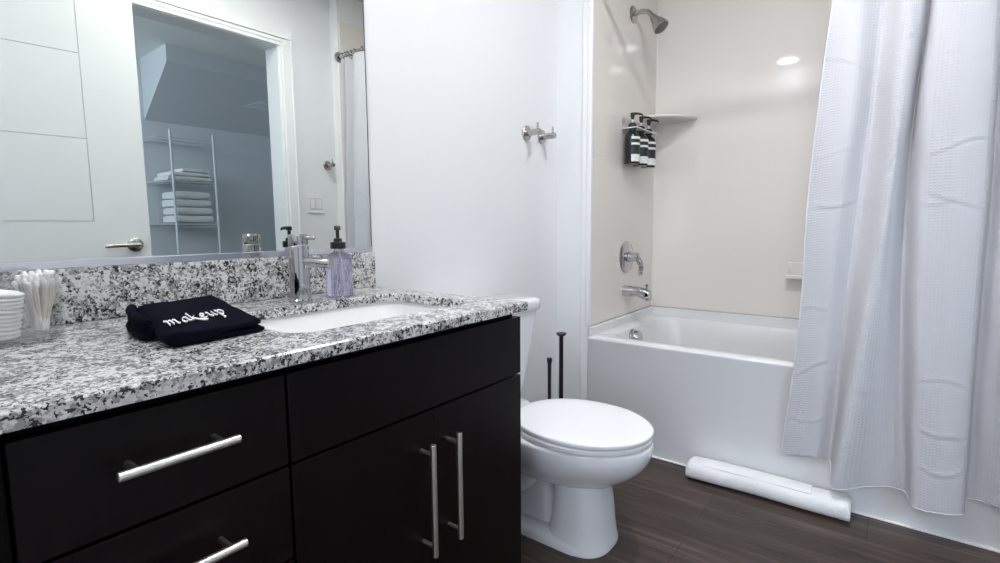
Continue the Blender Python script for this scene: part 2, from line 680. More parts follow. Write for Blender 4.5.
rings.append([(min(max(x, X0 + b_), X1 - b_), min(max(y, Y0 + b_), Y1 - b_), Z1) for x, y in outer])
rings.append([(x, y, Z1 - b_) for x, y in outer])
rings.append([(x, y, Z0) for x, y in outer])
rv = loft(ct, rings, True, False, False)
for i in range(n_h):
    j = (i + 1) % n_h
    ct.faces.new((rv[-1][i], rv[-1][j], rv[0][j], rv[0][i]))
tag(obj('countertop', ct, M_GRAN, smooth=True, angle=25), 'speckled grey and white granite countertop on the dark vanity', 'countertop')
tag(obj('backsplash', BX(XL + 0.001, 0.0, -0.020, -0.0005, 0.8003, 0.903, 0.002), M_GRAN), 'granite backsplash strip standing on the counter below the mirror', 'backsplash')

# undermount basin
sk = thing('sink', 'white undermount basin set in the granite counter', 'sink', (-0.297, -0.318, 0.65))
bs = bm_new()
prof = [(0.250, 0.172, 0.06, 0.779), (0.234, 0.156, 0.055, 0.779), (0.230, 0.152, 0.055, 0.770), (0.222, 0.144, 0.06, 0.70), (0.205, 0.128, 0.06, 0.655), (0.165, 0.09, 0.05, 0.640), (0.03, 0.03, 0.025, 0.634)]
rings = [[(x, y, z) for x, y in rrect(cx_, cy_, a, b, r, 6)] for a, b, r, z in prof]
prof2 = [(0.03, 0.03, 0.025, 0.622), (0.17, 0.095, 0.05, 0.626), (0.214, 0.136, 0.06, 0.64), (0.232, 0.153, 0.06, 0.69), (0.240, 0.162, 0.055, 0.764), (0.250, 0.172, 0.06, 0.769)]
rings += [[(x, y, z) for x, y in rrect(cx_, cy_, a, b, r, 6)] for a, b, r, z in prof2]
rv = loft(bs, rings, True, False, False)
for i in range(n_h):
    j = (i + 1) % n_h
    bs.faces.new((rv[-1][i], rv[-1][j], rv[0][j], rv[0][i]))
obj('basin', bs, mat('white_basin', (0.88, 0.88, 0.87), 0.1, coat=0.3), sk)
obj('drain', lathe(bm_new(), [(0.0, 0.0), (0.026, 0.0), (0.026, 0.012), (0.018, 0.0145), (0.0, 0.0145)], (cx_, cy_, 0.623)), M_CHROME, sk)

# ------------------------------------------------------------------ faucet
FX, FYY = -0.302, -0.116
fa = thing('faucet', 'chrome single lever faucet behind the sink', 'faucet', (FX, FYY, 0.8))
obj('body', lathe(bm_new(), [(0.0, 0), (0.027, 0), (0.027, 0.004), (0.0235, 0.007), (0.0232, 0.131), (0.0215, 0.133), (0.0, 0.133)], (FX, FYY, 0.8003), n=36), M_CHROME, fa)
fdx, fdy = math.sin(0.30), -math.cos(0.30)


def fp_(d_, z):
    return (FX + fdx * d_, FYY + fdy * d_, z)


sp = tube(bm_new(), [fp_(0.012, 0.8955), fp_(0.04, 0.8952), fp_(0.090, 0.892), fp_(0.093, 0.8918)], [0.0115, 0.0115, 0.0115, 0.0105], 24)
s_ = obj('spout', sp, M_CHROME, fa)
obj('aerator', tube(bm_new(), [fp_(0.080, 0.883), fp_(0.080, 0.877)], 0.0075, 18), M_CHROME, s_)
hd = obj('handle', lathe(bm_new(), [(0.0, 0), (0.0215, 0), (0.0222, 0.002), (0.0222, 0.022), (0.019, 0.0255), (0.0, 0.026)], (FX, FYY, 0.9345), n=36), M_CHROME, fa)
obj('lever', tube(bm_new(), [fp_(0.012, 0.9505), fp_(0.046, 0.9515), fp_(0.049, 0.9515)], [0.0042, 0.0038, 0.003], 12), M_CHROME, hd)

# ------------------------------------------------------------------ soap bottle on the counter
BXs, BYs = -0.194, -0.118
so = thing('soap_dispenser', 'clear pump bottle of lavender soap beside the faucet', 'soap dispenser', (BXs, BYs, 0.8))
obj('bottle', lathe(bm_new(), [(0.0, 0.001), (0.029, 0.001), (0.0325, 0.004), (0.0325, 0.094), (0.030, 0.103), (0.022, 0.110), (0.0135, 0.114), (0.0128, 0.126), (0.0, 0.126)], (BXs, BYs, 0.8), n=36), M_CLEAR, so)
obj('liquid', lathe(bm_new(), [(0.0, 0.004), (0.0285, 0.004), (0.031, 0.007), (0.031, 0.093), (0.0285, 0.097), (0.0, 0.097)], (BXs, BYs, 0.8), n=36), M_LAV, so)['label'] = 'lavender soap'
pk = lathe(bm_new(), [(0.0, 0.122), (0.0185, 0.122), (0.019, 0.124), (0.019, 0.138), (0.0175, 0.139), (0.011, 0.1395), (0.010, 0.148), (0.0045, 0.149), (0.0045, 0.168), (0.008, 0.169), (0.008, 0.178), (0.006, 0.180), (0.0, 0.180)], (BXs, BYs, 0.8), n=24)
tube(pk, [(BXs, BYs, 0.9755), (BXs - 0.006, BYs - 0.010, 0.9755), (BXs - 0.011, BYs - 0.018, 0.9745), (BXs - 0.0125, BYs - 0.020, 0.970)], [0.0052, 0.0046, 0.0036, 0.003], 10)
obj('pump', pk, M_BLACK, so)
obj('dip_tube', tube(bm_new(), [(BXs + 0.002, BYs, 0.922), (BXs + 0.006, BYs, 0.812)], 0.0022, 8), M_WHITEP, so)

# ------------------------------------------------------------------ mirror
mi = thing('wall_mirror', 'large frameless wall mirror above the backsplash', 'mirror', (-0.4, 0, 0.92))
obj('mirror_glass', BX(-0.800, -0.001, -0.005, -0.0008, 0.9175, 1.98), M_MIRROR, mi, smooth=False)
obj('edge', BX(-0.0012, 0.0016, -0.0056, -0.0006, 0.9175, 1.98), M_EDGE, mi, smooth=False)
obj('edge', BX(-0.8035, -0.8002, -0.0056, -0.0006, 0.9175, 1.98), M_EDGE, mi, smooth=False)
ch = BX(-0.80, 0.0, -0.009, -0.0006, 0.9035, 0.9185, 0.001)
obj('channel', ch, M_CHANNEL, mi)['label'] = 'brushed aluminium channel holding the lower mirror edge'

# ------------------------------------------------------------------ folded washcloth with embroidery
CA = {'fl': Vector((-0.690, -0.415, 0.8265)), 'fr': Vector((-0.549, -0.402, 0.8245)), 'bl': Vector((-0.650, -0.150, 0.8415)), 'br': Vector((-0.500, -0.100, 0.8415))}


def cloth_top(u, v):
    a = CA['fl'].lerp(CA['fr'], u)
    b = CA['bl'].lerp(CA['br'], u)
    return a.lerp(b, v)


def fold_strip(prof, vs, half, seed, ext_r=0.0):
    """extrude a folded strip (open polyline prof of (u, h) with thickness) from front (v=0) to back (v=1)"""
    bm = bm_new()
    rings = []
    nP = len(prof)
    for v in vs:
        ring_o, ring_i = [], []
        for i in range(nP):
            p = Vector((prof[i][0], prof[i][1]))
            a = Vector((prof[max(i - 1, 0)][0] * 0.14, prof[max(i - 1, 0)][1]))
            b = Vector((prof[min(i + 1, nP - 1)][0] * 0.14, prof[min(i + 1, nP - 1)][1]))
            t = (b - a).normalized()
            nn = Vector((-t.y, t.x))
            for s, lst in ((1, ring_o), (-1, ring_i)):
                uu = p.x + s * nn.x * half / 0.14
                hh = p.y + s * nn.y * half
                base = cloth_top(uu, v)
                zt_ = base.z - 0.8002
                w = 0.0016 * math.sin(uu * 19 + seed + 5 * v) * math.sin(v * 15 + seed * 2 + uu * 4)
                lst.append((base.x + w, base.y + w, 0.8012 + (hh / 0.030) * (zt_ - 0.003) + w * (0.8 if hh > 0.02 else 0.0)))
        rings.append(ring_o + list(reversed(ring_i)))
    loft(bm, rings)
    return bm


prof = [(1.10, 0.0050)]
prof += [(1.0 - k * 0.1, 0.0050 + 0.0004 * math.sin(k * 2)) for k in range(0, 10)]
for k in range(1, 8):
    t = -PI / 2 - PI * k / 8
    prof.append((0.085 + 0.078 * math.cos(t), 0.0150 + 0.0100 * math.sin(t)))
prof += [(0.1 + k * 0.1, 0.0250 - 0.0016 * math.sin(k / 9 * PI * 0.9)) for k in range(0, 10)]
prof += [(1.05, 0.0215)]
wc = thing('washcloth', 'folded navy washcloth embroidered makeup in white on the counter', 'washcloth', (-0.61, -0.27, 0.8))
vs = [k / 22 for k in range(23)]
body = obj('cloth', fold_strip(prof, vs, 0.0046, 1.0), M_NAVY, wc, angle=70)
prof_in = [(0.99 - 0.08 * k, 0.0145 + 0.0006 * math.sin(k)) for k in range(11)]
obj('inner_fold', fold_strip(prof_in, [0.14 + 0.86 * k / 18 for k in range(19)], 0.0030, 2.6), M_NAVY, wc, angle=70)
# rolled edge of the layers at the far left corner
rl = bm_new()
for zz_, off, r_ in ((0.8085, 0.0, 0.0078), (0.8195, 0.003, 0.0076), (0.8300, 0.001, 0.0074)):
    k_ = (zz_ - 0.8085) * 0.12
    pts = smooth_path([(-0.686 + off, -0.325, zz_ - 0.001), (-0.685 + off, -0.27, zz_ + k_), (-0.673 + off, -0.205, zz_ + 2 * k_ + 0.001), (-0.655 + off, -0.155, zz_ + 2 * k_)], 6)
    tube(rl, pts, [r_ * 0.7, r_ * 0.95] + [r_ * (1 + 0.07 * math.sin(q * 1.9 + off * 900)) for q in range(len(pts) - 3)] + [r_ * 0.7], 12)
obj('folded_edge', rl, M_NAVY, wc)
bm_ = body.modifiers.new('soften', 'SUBSURF')
bm_.levels = bm_.render_levels = 1

# embroidered word
GL = {
    'm': (1.72, [[(-0.05, 1.05), (0.12, 0.9), (0.2, 0.95), (0.2, 0.0)], [(0.2, 0.65), (0.42, 0.95), (0.62, 0.85), (0.66, 0.5), (0.66, 0.05)], [(0.66, 0.65), (0.9, 0.98), (1.12, 0.8), (1.12, 0.2), (1.32, 0.02)]]),
    'a': (1.05, [[(0.75, 0.85), (0.45, 1.0), (0.1, 0.6), (0.12, 0.15), (0.4, 0.02), (0.72, 0.4)], [(0.76, 1.0), (0.72, 0.25), (0.95, 0.05)]]),
    'k': (1.12, [[(0.05, 1.65), (0.15, 1.6), (0.15, 0.0)], [(0.75, 1.0), (0.5, 0.75), (0.18, 0.5)], [(0.25, 0.52), (0.55, 0.15), (0.95, -0.25), (1.5, -0.45), (1.62, -0.30)]]),
    'e': (1.10, [[(0.12, 0.42), (0.6, 0.55), (0.68, 0.8), (0.42, 1.0), (0.1, 0.62), (0.16, 0.15), (0.5, 0.0), (0.8, 0.2)]]),
    'u': (1.2, [[(-0.02, 0.95), (0.14, 0.92), (0.14, 0.25), (0.4, 0.03), (0.7, 0.35)], [(0.72, 1.0), (0.72, 0.2), (0.95, 0.05)]]),
    'p': (1.0, [[(-0.02, 1.0), (0.14, 0.95), (0.14, -0.65), (0.02, -0.7), (0.32, -0.68)], [(0.14, 0.7), (0.45, 1.0), (0.8, 0.7), (0.74, 0.2), (0.4, 0.0), (0.14, 0.2)]]),
}
word = 'makeup'
tot = sum(GL[c][0] for c in word)
tb = bm_new()
P0, P1 = (0.065, 0.155), (0.775, 0.265)      # baseline ends in (u, v) of the cloth top
xh = 0.118
pen = 0.0
for c in word:
    adv, strokes = GL[c]
    for st in strokes:
        pts = smooth_path([(x, y, 0) for x, y in st], 7)
        prev = None
        nib = Vector((0.062, 0.075, 0)) * 1.0
        for p in pts:
            q = []
            for s in (-1, 1):
                w = p + nib * s
                f = (pen + w.x + 0.05) / tot
                u = P0[0] + (P1[0] - P0[0]) * f
                v = P0[1] + (P1[1] - P0[1]) * f + w.y * xh
                for dz_ in (0.0, 0.0019):
                    b = cloth_top(u, v)
                    q.append(tb.verts.new((b.x, b.y, b.z + dz_)))
            if prev:
                for i, j in ((0, 1), (1, 3), (3, 2), (2, 0)):
                    tb.faces.new((prev[i], prev[j], q[j], q[i]))
            else:
                tb.faces.new((q[0], q[1], q[3], q[2]))
            prev = q
        tb.faces.new((prev[0], prev[2], prev[3], prev[1]))
    pen += adv
LETTER = obj('embroidery', tb, M_THREAD, wc, smooth=False)
LETTER['label'] = 'white embroidered word makeup'

# ------------------------------------------------------------------ clear organiser with swabs and cotton rounds
og = thing('clear_organizer', 'clear plastic organizer of cotton swabs and rounds on the counter', 'organizer', (-0.83, -0.118, 0.8))
ocx, ocy, ohx, ohy = -0.832, -0.120, 0.081, 0.074
gb = bm_new()
loft(gb, [[(x, y, z) for x, y in rrect(ocx, ocy, ohx - d_, ohy - d_, max(0.034 - d_, 0.01), 8)] for d_, z in
     ((0.006, 0.8003), (0.0, 0.804), (0.0, 0.904), (-0.002, 0.906), (0.003, 0.906), (0.003, 0.8075), (0.01, 0.8065))])
obj('vessel', gb, M_THIN, og, angle=50)
obj('divider', BX(-0.7955, -0.794, ocy - ohy + 0.004, ocy + ohy - 0.004, 0.8075, 0.892), M_THIN, og, smooth=False)
# swabs
swb = thing('cotton_swab', 'wooden stemmed cotton swab in the clear organizer beside the cotton rounds', 'cotton swab', (0, 0, 0), 'cotton swabs in the clear organizer')
obj('stick', tube(bm_new(), [(0, 0, 0.004), (0, 0, 0.082)], 0.0014, 6), M_STICK, swb)
for zc, sg in ((0.0, 1), (0.086, -1)):
    obj('tip', lathe(bm_new(), [(0.0, 0), (0.0026, 0.0008), (0.0038, 0.004), (0.0036, 0.009), (0.0018, 0.0155), (0.0, 0.016)], (0, 0, zc), (0, 0, sg), n=10), M_COTTON, swb)
first = True
rng = random.Random(5)
for k in range(78):
    a = rng.uniform(0, 2 * PI)
    rr = math.sqrt(rng.uniform(0, 1))
    bx, by = -0.774 + 0.008 * rr * math.cos(a), -0.112 + 0.020 * rr * math.sin(a)
    a2 = a + rng.uniform(-0.6, 0.6)
    lean = 0.20 * rr + rng.uniform(-0.12, 0.10)
    z0 = 0.8095 + rng.choice((0, 0.003, 0.008, 0.014))
    rot = Matrix.Rotation(a2, 3, 'Z') @ Matrix.Rotation(lean, 3, 'Y')
    e = rot.to_euler()
    if first:
        swb.location = (bx, by, z0)
        swb.rotation_euler = e
        first = False
    else:
        dup(swb, (bx, by, z0), swb['label'], swb['group'], e)
# cotton rounds: a tilted stack of ribbed pads
pad = None
for k in range(11):
    z = 0.8155 + 0.0064 * k
    loc = (-0.838 + 0.0009 * k, -0.149 - 0.0004 * k, z)
    lab = 'white ribbed cotton round in the stack inside the clear organizer'
    if pad is None:
        pb = bm_new()
        R0 = 0.0335
        pr = [(0.0, -0.0030), (R0 * 0.9, -0.0030), (R0, -0.0012), (R0, 0.0012), (R0 * 0.9, 0.0030), (0.0, 0.0030)]
        lathe(pb, pr, (0, 0, 0), n=32)
        pad = obj('cotton_round', pb, M_COTTON)
        tag(pad, lab, 'cotton round', 'cotton rounds in the clear organizer')
        pad.location = loc
        pad.rotation_euler = (0.06, 0.12, 0)
    else:
        dup(pad, loc, lab, None, (0.06 + rng.uniform(-.03, .03), 0.12 + rng.uniform(-.04, .04), 0))

# ------------------------------------------------------------------ toilet
TX = 0.388
to = thing('toilet', 'white two piece toilet with closed lid between vanity and bathtub', 'toilet', (TX, -0.4, 0))


def egg(cx, yb, yf, hw, n=40, p=2.0, taper=0.16):
    """egg outline: yb = back y, yf = front y (front is more negative)"""
    yc = (yb + yf) / 2
    hl_ = (yb - yf) / 2
    out = []
    for k in range(n):
        t_ = 2 * PI * k / n
        c, s = math.cos(t_), math.sin(t_)
        x = math.copysign(abs(c) ** (2 / p), c)
        y = math.copysign(abs(s) ** (2 / p), s)
        f = 1 - taper * max(0.0, -y) ** 2 if y < 0 else 1.0
        out.append((cx + hw * x * f, yc + hl_ * y))
    return out


bw = bm_new()
rr_ = [  # z, back, front, half width, exponent
    (0.180, -0.20, -0.580, 0.070, 2.2), (0.198, -0.19, -0.600, 0.104, 2.2), (0.222, -0.18, -0.640, 0.136, 2.1), (0.250, -0.175, -0.678, 0.158, 2.1),
    (0.278, -0.17, -0.704, 0.173, 2.1), (0.300, -0.165, -0.716, 0.180, 2.1), (0.335, -0.165, -0.722, 0.184, 2.1), (0.343, -0.168, -0.718, 0.181, 2.1), (0.345, -0.175, -0.709, 0.173, 2.1)]
loft(bw, [[(x, y, z) for x, y in egg(TX, yb, yf, hw, 44, p, 0.10)] for z, yb, yf, hw, p in rr_])
# deck under the tank
loft(bw, [[(x, y, z) for x, y in rrect(TX, -0.125, hw, hy_, 0.035, 5)] for z, hw, hy_ in ((0.18, 0.075, 0.075), (0.255, 0.10, 0.09), (0.305, 0.135, 0.10), (0.338, 0.140, 0.104), (0.343, 0.135, 0.10))])
obj('bowl', bw, M_PORC, to, angle=60)
pd = bm_new()
pr_ = [(0.0005, -0.40, -0.610, 0.107, 2.8), (0.014, -0.40, -0.610, 0.107, 2.8), (0.022, -0.41, -0.606, 0.103, 2.8), (0.07, -0.42, -0.601, 0.098, 2.8), (0.14, -0.43, -0.594, 0.092, 2.9), (0.18, -0.43, -0.588, 0.088, 2.8), (0.21, -0.42, -0.590, 0.086, 2.6)]
loft(pd, [[(x, y, z) for x, y in egg(TX, yb, yf, hw, 40, p, 0.05)] for z, yb, yf, hw, p in pr_])
obj('pedestal', pd, M_PORC, to, angle=60)
ft = bm_new()
loft(ft, [[(x, y, z) for x, y in rrect(TX, -0.340, hw, hw + 0.146, 0.085, 8)] for z, hw in ((0.0005, 0.110), (0.016, 0.110), (0.026, 0.104), (0.034, 0.088))])
loft(ft, [[(x, y, z) for x, y in rrect(TX, -0.265, hw, hl_, 0.03, 5)] for z, hw, hl_ in ((0.04, 0.062, 0.165), (0.15, 0.058, 0.150), (0.235, 0.062, 0.15))])
obj('foot', ft, M_PORC, to, angle=60)
tw = bm_new()
for s in (-1, 1):
    pts = smooth_path([(TX + s * 0.045, -0.42, 0.232), (TX + s * 0.066, -0.37, 0.210), (TX + s * 0.072, -0.31, 0.155), (TX + s * 0.072, -0.25, 0.135), (TX + s * 0.070, -0.19, 0.185), (TX + s * 0.066, -0.13, 0.21), (TX + s * 0.064, -0.10, 0.12), (TX + s * 0.064, -0.10, 0.03)], 6)
    tube(tw, pts, 0.038, 16)
obj('trapway', tw, M_PORC, to, angle=60)
bc = bm_new()
for s in (-1, 1):
    lathe(bc, [(0.0, 0), (0.014, 0), (0.014, 0.012), (0.010, 0.020), (0.0, 0.022)], (TX + s * 0.093, -0.315, 0.040), n=16)
obj('bolt_cap', bc, M_SEAT, to)
st = bm_new()
loft(st, [[(x, y, z) for x, y in egg(TX, -0.275, yf, hw, 48, 2.05, 0.10)] for z, yf, hw in ((0.3470, -0.712, 0.174), (0.3490, -0.718, 0.179), (0.3590, -0.719, 0.180), (0.3625, -0.714, 0.176))])
obj('seat', st, M_SEAT, to, angle=50)
ld = bm_new()
loft(ld, [[(x, y, z) for x, y in egg(TX, yb, yf, hw, 48, 2.15, 0.10)] for z, yb, yf, hw in ((0.3662, -0.292, -0.708, 0.169), (0.3675, -0.286, -0.718, 0.177), (0.3755, -0.285, -0.720, 0.1785), (0.3790, -0.287, -0.718, 0.1765), (0.3805, -0.292, -0.710, 0.170), (0.3815, -0.33, -0.66, 0.125))])
obj('lid', ld, M_SEAT, to, angle=50)
hg = bm_new()
for s in (-1, 1):
    box(hg, TX + s * 0.07 - 0.022, TX + s * 0.07 + 0.022, -0.320, -0.280, 0.3435, 0.3658, 0.006, 3)
obj('hinge', hg, M_SEAT, to)
tk = bm_new()
TK = TX + 0.008
tkp = [(0.343, 0.125, 0.076), (0.353, 0.143, 0.083), (0.42, 0.156, 0.086), (0.50, 0.173, 0.089), (0.60, 0.194, 0.093), (0.672, 0.207, 0.095)]
loft(tk, [[(x, y, z) for x, y in rrect(TK, -0.020 - hy_, hw, hy_, 0.04, 6)] for z, hw, hy_ in tkp])
tank = obj('tank', tk, M_PORC, to, angle=60)
tl = bm_new()
tlp = [(0.672, 0.210, 0.098), (0.676, 0.216, 0.102), (0.700, 0.217, 0.103), (0.711, 0.212, 0.099), (0.715, 0.199, 0.088)]
loft(tl, [[(x, y, z) for x, y in rrect(TK, -0.017 - 0.102, hw, hy_, 0.045, 6)] for z, hw, hy_ in tlp])
obj('tank_lid', tl, M_PORC, to, angle=60)
fh = lathe(bm_new(), [(0, 0), (0.013, 0), (0.013, 0.008), (0.0, 0.010)], (TX - 0.15, -0.204, 0.625), (0, -1, 0), 18)
tube(fh, [(TX - 0.15, -0.216, 0.625), (TX - 0.10, -0.218, 0.618)], [0.006, 0.005], 10)
obj('flush_lever', fh, M_CHROME, to)

# ------------------------------------------------------------------ plunger and brush beside the toilet
px, py = 0.940, -0.098
pl = thing('plunger', 'tall black plunger with flat knob top beside the toilet', 'plunger', (px, py, 0))
obj('stick', lathe(bm_new(), [(0, 0.09), (0.0105, 0.09), (0.0098, 0.30), (0.0092, 0.493), (0.012, 0.497), (0.0, 0.498)], (px, py, 0), n=18), M_BLACK, pl)
obj('knob', lathe(bm_new(), [(0, 0.492), (0.010, 0.492), (0.021, 0.500), (0.0235, 0.505), (0.020, 0.509), (0.0, 0.511)], (px, py, 0), n=24), M_BLACK, pl)
obj('cup', lathe(bm_new(), [(0.044, 0.0005), (0.051, 0.004), (0.049, 0.03), (0.040, 0.06), (0.025, 0.08), (0.013, 0.098), (0.0, 0.10), (0.0, 0.085), (0.02, 0.07), (0.036, 0.05), (0.044, 0.025)], (px, py, 0), n=28), M_RUBBER, pl)
px, py = 0.840, -0.100
tbh = thing('toilet_brush', 'shorter black toilet brush in its holder next to the plunger', 'toilet brush', (px, py, 0))
obj('holder', lathe(bm_new(), [(0, 0.0005), (0.040, 0.0005), (0.041, 0.004), (0.038, 0.13), (0.036, 0.135), (0.034, 0.12), (0.034, 0.02), (0, 0.02)], (px, py, 0), n=28), M_BLACK, tbh)
obj('stick', lathe(bm_new(), [(0, 0.025), (0.0075, 0.025), (0.0075, 0.30), (0.0085, 0.39), (0.0115, 0.402), (0.0115, 0.416), (0.0, 0.418)], (px, py, 0), n=18), M_BLACK, tbh)
obj('bristles', lathe(bm_new(), [(0, 0.022), (0.02, 0.024), (0.027, 0.05), (0.027, 0.08), (0.015, 0.10), (0.0, 0.102)], (px, py, 0), n=20), M_WHITEP, tbh)


# ------------------------------------------------------------------ robe hooks
def robe_hook(loc, label, flip=1, group='robe hooks on the wall above the toilet'):
    h_ = thing('robe_hook', label, 'hook', loc, group)
    x, y, z = loc
    s = -flip
    obj('base_plate', lathe(bm_new(), [(0, 0), (0.030, 0), (0.030, 0.006), (0.028, 0.008), (0, 0.008)], (x, y, z), (0, s, 0), 28), M_NICKEL, h_)
    obj('post', lathe(bm_new(), [(0, 0), (0.0125, 0), (0.0125, 0.060), (0.0112, 0.063), (0, 0.063)], (x, y + s * 0.006, z), (0, s, 0), 22), M_NICKEL, h_)
    obj('peg', tube(bm_new(), [(x, y + s * 0.057, z + 0.006), (x, y + s * 0.057, z + 0.036)], 0.0040, 10), M_NICKEL, h_)
    return h_


hk = robe_hook((0.814, -0.0003, 1.358), 'brushed nickel robe hook on the wall, nearer the mirror')
dup(hk, (0.929, -0.0003, 1.357), 'brushed nickel robe hook on the wall, nearer the shower')
robe_hook((1.000, YF + 0.0003, 1.373), 'brushed nickel robe hook on the opposite wall, seen in the mirror', -1, 'robe hooks on the opposite wall')

# light switch on the opposite wall
M_GAP = mat('switch_gap_shade', (0.42, 0.42, 0.42), 0.5)
sw = thing('light_switch', 'white double rocker light switch by the closet door trim, seen in the mirror', 'light switch', (0.902, YF, 1.127))
obj('plate', BX(0.843, 0.960, YF + 0.0003, YF + 0.007, 1.068, 1.188, 0.003), M_WHITEP, sw)
for xx in (0.878, 0.925):
    obj('rocker_gap_shade', BX(xx - 0.0190, xx + 0.0190, YF + 0.004, YF + 0.0082, 1.092, 1.164, 0.0005), M_GAP, sw)  # grey slab paints in the shaded gap around the rocker
    obj('rocker', BX(xx - 0.016, xx + 0.016, YF + 0.005, YF + 0.0105, 1.095, 1.161, 0.002), M_TRIM, sw)

# ------------------------------------------------------------------ tub surround
su = thing('shower_surround', 'glossy cream moulded shower surround panels around the bathtub', 'shower surround', (1.43, -0.6, 0.5))
ZP0, ZP1 = 0.5235, 2.26
obj('side_panel', BX(XT + 0.012, XB, YS, YS + 0.0115, ZP0, ZP1, 0.003), M_SURR, su)
obj('side_panel', BX(XT + 0.012, XB, YE + 0.0005, YE + 0.012, ZP0, ZP1, 0.003), M_SURR, su)
obj('back_panel', BX(XB, XB + 0.020, YE + 0.001, YS + 0.01, ZP0, ZP1, 0.003), M_SURR, su)
cv = bm_new()
# coved inside corner
for (yc, sgn) in ((YS, -1), (YE + 0.012, 1)):
    R_ = 0.008
    arc = [(XB - R_ + R_ * math.sin(a), yc + sgn * (R_ - R_ * math.cos(a))) for a in (PI / 2 * k / 8 for k in range(9))]
    poly = arc + [(XB + 0.002, yc - sgn * 0.002)]
    loft(cv, [[(x, y, ZP0 + 0.001) for x, y in poly], [(x, y, ZP1 - 0.001) for x, y in poly]])
obj('corner_cove', cv, M_SURR, su, angle=50)
M_ETRIM = mat('white_edge_trim', (0.83, 0.83, 0.83), 0.15)
for a in ((XT - 0.004, XT + 0.020, YS - 0.010, YS + 0.013, 0.5235, ZP1, 0.0055, 3), (XT - 0.001, XT + 0.0055, YS - 0.0004, YS + 0.036, 0.006, ZP1, 0.002),
          (XT - 0.004, XT + 0.020, YE - 0.013, YE + 0.010, 0.5235, 2.10, 0.0055, 3), (XT - 0.001, XT + 0.0055, YE - 0.036, YE + 0.0004, 0.006, 2.10, 0.002)):
    obj('edge_trim', BX(*a), M_ETRIM, su)
# corner shelf
sh = bm_new()
R_ = 0.222
arc = [(XB - R_ * math.cos(a), YS - R_ * math.sin(a)) for a in (PI / 2 * k / 20 for k in range(21))]
poly = arc + [(XB, YS)]


def scl(f):
    return [(XB + (x - XB) * f, YS + (y - YS) * f) for x, y in poly]


loft(sh, [[(x, y, z) for x, y in scl(f)] for f, z in ((0.35, 1.5125), (0.80, 1.5135), (0.96, 1.515), (0.99, 1.518), (1.0, 1.523), (0.99, 1.528), (0.95, 1.530))])
obj('corner_shelf', sh, M_SURR, su, angle=35)
sd = BX(XB - 0.014, XB + 0.001, -0.955, -0.836, 0.715, 0.795, 0.006)
box(sd, XB - 0.050, XB - 0.001, -0.958, -0.833, 0.715, 0.738, 0.008, 3)
box(sd, XB - 0.034, XB - 0.001, -0.848, -0.836, 0.73, 0.765, 0.005)
obj('soap_dish', sd, M_SURR, su)

# ------------------------------------------------------------------ bathtub
tub = thing('bathtub', 'white alcove bathtub with plain apron behind the curtain', 'bathtub', (1.43, -0.92, 0))
tb_ = bm_new()
ya, yb_ = YE + 0.0125, YS - 0.0005
xa, xb_ = XT, XB - 0.0005
cxm, cym = (xa + xb_) / 2, (ya + yb_) / 2
hx_, hy_ = (xb_ - xa) / 2, (yb_ - ya) / 2
ZR = 0.482
ringsT = []


def ring(x0, x1, y0, y1, r, z):
    return [(x, y, z) for x, y in rrect((x0 + x1) / 2, (y0 + y1) / 2, (x1 - x0) / 2, (y1 - y0) / 2, r, 6)]


ringsT.append(ring(xa + 0.003, xb_, ya, yb_, 0.004, 0.0005))
ringsT.append(ring(xa + 0.003, xb_, ya, yb_, 0.004, 0.055))
ringsT.append(ring(xa + 0.001, xb_, ya, yb_, 0.004, 0.064))
ringsT.append(ring(xa + 0.002, xb_, ya, yb_, 0.004, 0.452))
ringsT.append(ring(xa - 0.003, xb_, ya, yb_, 0.006, 0.463))
ringsT.append(ring(xa - 0.004, xb_, ya, yb_, 0.008, 0.474))
ringsT.append(ring(xa + 0.000, xb_, ya, yb_, 0.010, 0.4805))
ringsT.append(ring(xa + 0.006, xb_, ya, yb_, 0.012, 0.4825))
ringsT.append(ring(xa + 0.058, xb_ - 0.042, ya + 0.075, yb_ - 0.060, 0.10, 0.4815))
ringsT.append(ring(xa + 0.066, xb_ - 0.050, ya + 0.085, yb_ - 0.068, 0.11, 0.478))
ringsT.append(ring(xa + 0.074, xb_ - 0.056, ya + 0.095, yb_ - 0.074, 0.12, 0.466))
ringsT.append(ring(xa + 0.085, xb_ - 0.066, ya + 0.14, yb_ - 0.088, 0.13, 0.38))
ringsT.append(ring(xa + 0.105, xb_ - 0.085, ya + 0.22, yb_ - 0.110, 0.14, 0.20))
ringsT.append(ring(xa + 0.135, xb_ - 0.115, ya + 0.27, yb_ - 0.140, 0.14, 0.125))
ringsT.append(ring(xa + 0.20, xb_ - 0.18, ya + 0.36, yb_ - 0.21, 0.12, 0.105))
ringsT.append(ring(xa + 0.30, xb_ - 0.28, ya + 0.60, yb_ - 0.40, 0.06, 0.103))
loft(tb_, ringsT)
obj('tub_shell', tb_, M_TUB, tub, angle=35)
